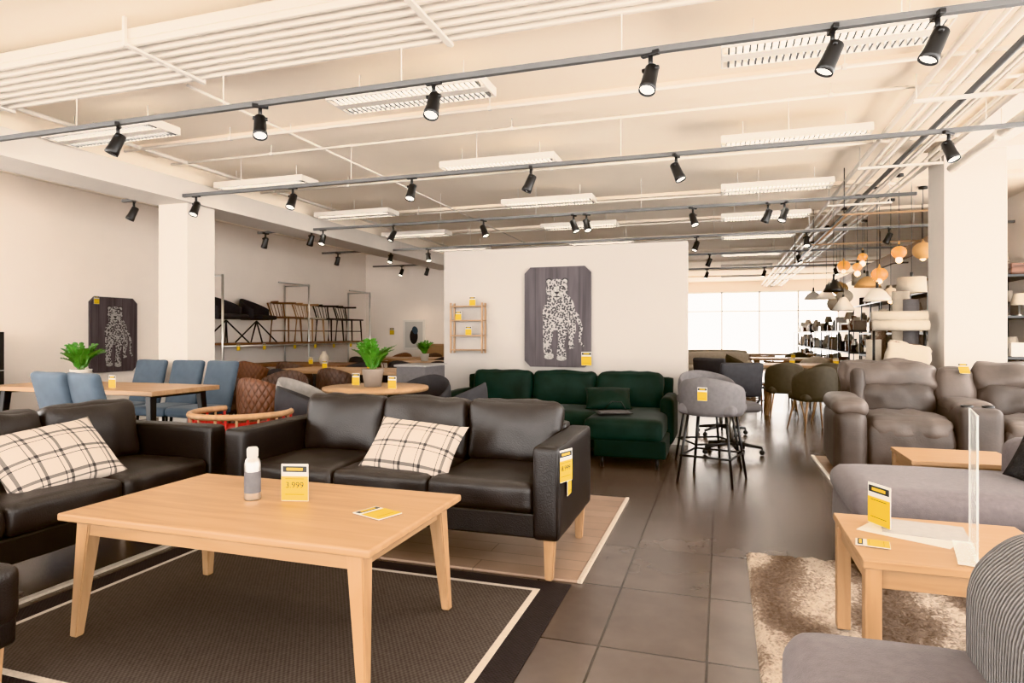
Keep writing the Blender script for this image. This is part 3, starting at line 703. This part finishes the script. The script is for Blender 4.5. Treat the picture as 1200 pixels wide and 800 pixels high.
# ---------------------------------------------------------------- leopard art
def ell(cx,cz,rx,rz,n=26,a=0):
    return [(cx+rx*math.cos(t)*math.cos(a)-rz*math.sin(t)*math.sin(a),cz+rx*math.cos(t)*math.sin(a)+rz*math.sin(t)*math.cos(a)) for t in [2*math.pi*k/n for k in range(n)]]
def leopard_art(W,Hh):
    b=B(); c=.07
    b.poly([(-W/2+c,-Hh/2),(W/2-c,-Hh/2),(W/2,-Hh/2+c),(W/2,Hh/2-c),(W/2-c,Hh/2),(-W/2+c,Hh/2),(-W/2,Hh/2-c),(-W/2,-Hh/2+c)],.035,M_canvas,Matrix.Translation((0,-.035,0)))
    for k in range(1,6):
        x=-W/2+W*k/6; b.box((x,-.0354,0),(.003,.001,Hh*.97),M_leod,0)
    k=[0]; s=Hh/1.155
    def P(pts,m):
        k[0]+=1; b.poly([(x*s*1.12,z*s*1.04) for x,z in pts],0,m,Matrix.Translation((0,-.0362-.0004*k[0],0)))
    P(ell(.05,.06,.14,.20),M_leo)
    P(ell(-.01,.03,.145,.18),M_leo)
    P(ell(.13,.0,.05,.20,a=.12),M_leo)
    P([(-.14,.08),(-.02,.04),(-.04,-.18),(-.065,-.34),(-.03,-.44),(-.13,-.45),(-.145,-.36),(-.15,-.12)],M_leo)
    P([(.0,.03),(.12,.05),(.11,-.16),(.075,-.31),(.10,-.42),(.09,-.46),(.0,-.46),(.0,-.38),(.015,-.28),(.01,-.13)],M_leo)
    P([(.12,.0),(.19,.02),(.20,-.15),(.165,-.28),(.19,-.34),(.12,-.36),(.125,-.24)],M_leo)
    P(ell(-.085,-.445,.05,.025),M_leow); P(ell(.048,-.46,.052,.025),M_leow)
    P([(.16,.1),(.23,.02),(.27,-.12),(.25,-.26),(.29,-.33),(.27,-.34),(.225,-.27),(.235,-.12),(.19,.0)],M_leo)
    P(ell(-.085,.395,.034,.034),M_leod);P(ell(.085,.395,.034,.034),M_leod)
    P(ell(-.085,.39,.026,.026),M_leow);P(ell(.085,.39,.026,.026),M_leow)
    P(ell(0,.20,.10,.12),M_leo)
    P(ell(0,.30,.115,.12),M_leo)
    P(ell(-.03,.25,.036,.034),M_leow); P(ell(.03,.25,.036,.034),M_leow); P(ell(0,.215,.03,.024),M_leow)
    P([(-.022,.335),(.022,.335),(.026,.27),(-.026,.27)],M_leow)
    P([(-.028,.278),(.028,.278),(.01,.25),(-.01,.25)],M_leod)
    P(ell(-.055,.325,.024,.014,a=-.3),M_leod);P(ell(.055,.325,.024,.014,a=.3),M_leod)
    P(ell(-.053,.325,.009,.008),M_leow);P(ell(.053,.325,.009,.008),M_leow)
    P([(-.045,.222),(-.003,.232),(-.003,.25),(.003,.25),(.003,.232),(.045,.222),(.0,.214)],M_leod)
    return b.mesh('leopard_canvas_art')
place('leopard_canvas_art',leopard_art(.78,1.155),(-1.795,7.198,1.405))
place('leopard_canvas_art',leopard_art(.70,1.0),(-7.795,6.53,1.2),R(90))
tag((-7.74,6.25,1.6),R(90))
b=B()
for x in (-.2,.2):
    b.b2(x-.01,x+.01,-.13,-.11,-.3,.3,M_oakz,.002); b.b2(x-.01,x+.01,-.02,0,-.3,.3,M_oakz,.002)
for z in (-.27,-.1,.08,.25): b.b2(-.21,.21,-.135,0,z,z+.015,M_oak,.002)
b.obj('wall_shelf',(-2.885,7.198,1.28))
tag((-2.8,7.06,1.545)); tag((-2.98,7.06,1.375)); tag((-2.85,7.06,1.195))
b=B(); b.b2(-.27,.27,-.03,0,-.34,.34,M_white,.004); b.b2(-.22,.22,-.034,-.03,-.29,.29,M_wcard,0)
b.poly([(x*1,z) for x,z in ell(0,-.04,.10,.17)],0,M_dgrey,Matrix.Translation((0,-.036,0))); b.poly(ell(.03,.10,.07,.09,a=.4),0,M_blue,Matrix.Translation((0,-.037,0)))
b.obj('framed_picture',(-6.55,12.995,1.2)); tag((-7.1,12.96,1.2),0,TG)
b=B(); b.box((0,0,.5),(.5,.4,1.0),M_oak,.005)
for z in (.25,.5,.75): b.box((0,-.201,z),(.46,.004,.01),M_black,0)
b.obj('wooden_cabinet',(-5.9,12.75,0))
b=B()
b.b2(-.2,.2,-.45,.45,0.04,1.23,M_black,.006)
for z in (.42,.81): b.b2(.2,.215,-.44,.44,z,z+.01,M_steel,.0)
for s1 in (-1,1): b.b2(.2,.212,s1*.225-.215,s1*.225+.215,.06,1.21,M_blackp,.003); b.tube((.225,s1*.04,.6),(.225,s1*.04,.8),.006,M_steel)
for yy in (-.4,.4):
    for xx in (-.16,.16): b.b2(xx-.02,xx+.02,yy-.02,yy+.02,0,.05,M_black,.002)
b.obj('black_cabinet',(-7.56,4.42,0),0)
# ---------------------------------------------------------------- bar stools, office chair
def barstool():
    b=B(); sh=.60
    b.cush((0,-.01,sh),(.46,.44,.09),M_lgrey,.04,(0,0,.012)); b.shell(.235,.235,R(115),sh-.05,lambda t:.86-.13*abs(t)**1.6,.045,M_lgrey)
    for s1 in (-1,1):
        for s2 in (-1,1): b.tube((s1*.22,s2*.22,0),(s1*.15,s2*.15,sh-.03),.011,M_black)
    q=.20; P=[(-q,-q),(q,-q),(q,q),(-q,q)]
    for i in range(4): b.tube((*P[i],.22),(*P[(i+1)%4],.22),.009,M_black)
    return b.mesh('bar_stool')
BS=barstool(); place('bar_stool',BS,(-.07,5.52,0),R(165)); place('bar_stool',BS,(-.12,6.2,0),R(25))
tag((-.14,5.245,.68),R(-15)); 
b=B()
for i in range(5):
    a=R(72*i+10); e=(.29*math.cos(a),.29*math.sin(a))
    b.path([(0,0,.11),(e[0]*.6,e[1]*.6,.09),(e[0],e[1],.075)],[.022,.018,.014],M_blackp); b.lathe([(0,-.012),(.026,-.012),(.026,.012),(0,.012)],M_blackp,X=Euler((R(90),0,a)).to_matrix().to_4x4(),c=(e[0],e[1],.028),seg=14); b.tube((e[0],e[1],.03),(e[0],e[1],.075),.008,M_blackp)
b.tube((0,0,.09),(0,0,.44),.022,M_steel); b.cush((0,0,.48),(.46,.46,.09),M_lgrey,.04,(0,0,.01)); b.cush((0,.25,.76),(.42,.05,.34),M_dgrey,.024,(0,.02,0),rot=(R(-8),0,0)); b.box((0,.24,.55),(.08,.02,.2),M_blackp,.005,rot=(R(-20),0,0))
for s1 in (-1,1): b.path([(s1*.22,.05,.47),(s1*.27,.05,.55),(s1*.27,.0,.66)],.014,M_blackp); b.box((s1*.27,-.03,.67),(.07,.26,.025),M_blackp,.01)
OC=b.mesh('office_chair'); place('office_chair',OC,(.10,6.85,0),R(200)); place('office_chair',OC,(-.0,8.1,0),R(150))
# ---------------------------------------------------------------- far aisle
dtable('dining_table',1.5,.85,(1.35,10.6,0),M_oak,M_oakz); dtable('dining_table',1.5,.85,(1.3,13.4,0),M_oak,M_oakz); dtable('dining_table',1.5,.85,(1.3,16.4,0),M_oak,M_black); dtable('dining_table',1.4,.8,(-.2,19.6,0),M_oak,M_oakz)
for me,x,y,rz,nm in ((C_ol,.85,9.8,185,'dining_armchair'),(C_ol,1.45,9.85,170,'dining_armchair'),(C_wl,.95,11.35,0,'wooden_chair'),(C_wo,1.6,11.4,0,'wooden_chair'),(C_wo,.45,10.6,95,'wooden_chair'),(C_ol,1.1,8.75,200,'dining_armchair'),(C_wo,1.0,12.6,180,'wooden_chair'),(C_cr,1.6,12.6,180,'dining_armchair'),(C_ol,.35,13.4,90,'dining_armchair'),(C_wl,.9,15.6,180,'wooden_chair'),(C_ol,1.6,15.6,180,'dining_armchair'),(C_wo,-.2,18.9,180,'wooden_chair')):
    place(nm,me,(x,y,0),R(rz))
b=B(); b.b2(-.8,.8,-.4,.4,.08,.4,M_cream,.03); b.cush((0,.35,.55),(1.6,.2,.5),M_cream,.07); 
for s1 in (-1,1): b.cush((s1*.78,0,.38),(.16,.85,.5),M_cream,.06); b.cush((s1*.36,-.06,.45),(.7,.7,.16),M_cream,.06)
for s1 in (-1,1):
    for s2 in (-1,1): b.tube((s1*.7,s2*.3,0),(s1*.7,s2*.3,.1),.02,M_oakz)
me=b.mesh('cream_sofa'); place('cream_sofa',me,(-.2,14.6,0),R(0)); place('cream_sofa',me,(-.15,17.2,0),R(0))
for p in ((1.0,10.3,.75),(1.6,10.4,.75),(1.3,13.2,.75)): tag(p)
def shelf(name,loc,L,levels,items,rz=0,h=1.6):
    b=B()
    for z in levels: b.b2(-L/2,L/2,-.2,.2,z,z+.03,M_black,.003)
    n=int(L/1.0)
    for i in range(n+1):
        x=-L/2+L*i/n
        for y in (-.19,.19): b.b2(x-.012,x+.012,y-.012,y+.012,0,max(levels)+.03,M_black,.002)
    rnd=random.Random(3); mm=[M_cream,M_pot,M_potg,M_dgrey,M_oakz,M_steel,M_white,M_qt]
    for z in levels:
        x=-L/2+.12
        while x<L/2-.1:
            r=rnd.uniform(.05,.1); hh=rnd.uniform(.12,.3); m=rnd.choice(mm); t=rnd.random()
            if t<.4: b.lathe([(0,0),(r*.6,0),(r,hh*.4),(r*.5,hh*.8),(r*.6,hh),(r*.5,hh),(0,hh*.8)],m,c=(x,0,z+.03),seg=16)
            elif t<.7: 
                b.lathe([(0,0),(.05,0),(.012,.02),(.012,hh),(0,hh)],M_steel,c=(x,0,z+.03),seg=12); b.lathe([(r,hh*.8),(r*.65,hh*.8+.14)],M_cream,c=(x,0,z+.03),seg=18)
            else: b.box((x,0,z+.03+hh/2),(r*1.6,.2,hh),m,.01)
            x+=rnd.uniform(.2,.34)
    return b.obj(name,loc,rz)
shelf('lamp_display_shelf',(2.4,10.2,0),3.6,(.45,.85,1.2),0,R(90)); shelf('lamp_display_shelf',(2.4,15.2,0),4.5,(.45,.85,1.25),0,R(90)); shelf('lamp_display_shelf',(2.4,20.2,0),4,(.45,.85,1.25),0,R(90))
shelf('display_shelf',(3.45,11.2,0),4,(.4,.9,1.4,1.9),0,R(90)); shelf('display_shelf',(3.45,16,0),5,(.4,.9,1.4,1.9),0,R(90))
def pendant(x,y,z,kind,m,r=.17):
    b=B()
    prof={'dome':[(.02,.16),(.05,.15),(r*.6,.11),(r*.9,.04),(r,0),(r*.985,0),(r*.88,.04),(r*.58,.10),(0,.14)],
          'cone':[(.02,.2),(.04,.19),(r,0),(r*.98,0),(.035,.18)],
          'globe':[(.0,.3)]+[(r*math.sin(R(a)),.15+r*.9*math.cos(R(a))) for a in range(10,175,12)],
          'drum':[(.0,.18),(r,.18),(r*1.05,0),(r*1.03,0),(r*.98,.17)]}[kind]
    b.lathe(prof,m,seg=24); b.tube((0,0,.14),(0,0,.24),.016,M_blackp)
    b.tube((0,0,.2),(0,0,H-z),.003,M_blackp,seg=6); b.lathe([(0,-.03),(.05,-.03),(.05,0),(0,0)],M_blackp,c=(0,0,H-z),seg=16)
    b.lathe([(.0,.02)]+[(.035*math.sin(R(a)),.06-.035*math.cos(R(a))) for a in range(10,180,20)],M_bulb,seg=12)
    b.obj('pendant_lamp',(x,y,z))
for x,y,z,k,m,r in ((1.45,9.6,1.78,'dome',M_black,.13),(1.85,9.0,1.62,'dome',M_white,.16),(2.0,9.6,1.85,'globe',M_amb,.10),(1.95,8.4,2.0,'globe',M_amb,.08),(2.15,8.7,1.70,'drum',M_cream,.15),(1.7,10.4,1.55,'cone',M_white,.16),(2.05,10.6,1.9,'dome',M_rat,.18),(1.85,11.2,1.65,'globe',M_cream,.12),(2.2,11.6,2.0,'drum',M_cream,.18),(1.7,12.0,1.8,'dome',M_white,.16),(1.95,12.6,1.6,'globe',M_cream,.16),(2.1,13.2,1.9,'globe',M_rat,.14),(1.75,14,1.9,'dome',M_white,.18),(2.4,9.2,2.1,'globe',M_rat,.12),(2.2,9.9,1.6,'globe',M_cream,.1),(1.95,11.9,2.2,'globe',M_amb,.1),(1.72,9.5,1.95,'globe',M_amb,.06),(1.82,9.7,2.1,'globe',M_amb,.06)):
    pendant(x,y,z,k,m,r)
b=B()
b.b2(2.68,2.74,7.8,19,2.38,2.55,M_oaky,.004); b.tube((1.3,7.8,2.5),(1.3,13,2.5),.012,M_oaky)
for y in (7.9,10.4,12.9):
    b.box((2.0,y,2.53),(1.45,.025,.02),M_oak,.003); b.tube((1.3,y,2.5),(1.3,y,H),.005,M_black,seg=6); b.tube((2.7,y,2.5),(2.7,y,H),.005,M_black,seg=6)
b.obj('pendant_display_frame')
def spiral(r,L,m,name,loc,rot):
    b=B(); b.tube((0,0,0),(0,0,L),r,m,seg=24)
    pts=[((r*.12+r*.85*i/50)*math.cos(i*.45),(r*.12+r*.85*i/50)*math.sin(i*.45),L+.001) for i in range(51)]
    b.path(pts,.004,M_dwood,seg=5); b.obj(name,loc,rot=rot)
for i,(x,y,r,L,m) in enumerate(((1.50,7.45,.07,1.15,M_cream),(1.66,7.4,.07,1.0,M_greyfab),(1.80,7.3,.07,1.55,M_lgrey),(1.58,7.62,.07,1.3,M_shag),(1.78,7.6,.08,1.65,M_cream))):
    spiral(r,L,m,'rolled_rug',(x,y,0),(0,0,0))
b=B()
for i,(y,m) in enumerate(((-.12,M_cream),(0,M_shag),(.10,M_cream))):
    b.cush((.02*i,y,.95),(.36,.06,.34),m,.028,(0,.01,0),rot=(R(-12),R(10+5*i),0),wr=.012,ws=12)
b.b2(-.25,.25,-.2,.2,.74,.77,M_oak,.003)
for s1 in (-1,1):
    for s2 in (-1,1): b.tube((s1*.22,s2*.17,0),(s1*.22,s2*.17,.76),.015,M_black)
    b.tube((s1*.22,.17,.76),(s1*.22,.17,1.26),.012,M_black)
for k,(yy,zz) in enumerate(((.12,1.29),(.22,1.29),(.17,1.38))): b.tube((-.24,yy,zz),(.24,yy,zz),.052,M_cream if k!=1 else M_shag,seg=20)
b.obj('rug_sample_stand',(1.66,6.98,0),0)
# ---------------------------------------------------------------- world, lights, camera
w=bpy.data.worlds.new('daylight'); S.world=w; w.use_nodes=True
bg=w.node_tree.nodes['Background']; bg.inputs[0].default_value=(1,.955,.91,1); bg.inputs[1].default_value=11.5
cam=bpy.data.cameras.new('camera'); co=bpy.data.objects.new('camera',cam); COL.objects.link(co)
cam.sensor_width=36; cam.lens=36*750/1200; cam.shift_y=-8/1200; cam.clip_start=.05
co.location=(0,0,1.2); co.rotation_euler=(R(90),0,math.atan(245/750))
S.camera=co
try: S.view_settings.view_transform='Khronos PBR Neutral'
except Exception: S.view_settings.view_transform='Standard'
S.view_settings.look='None'
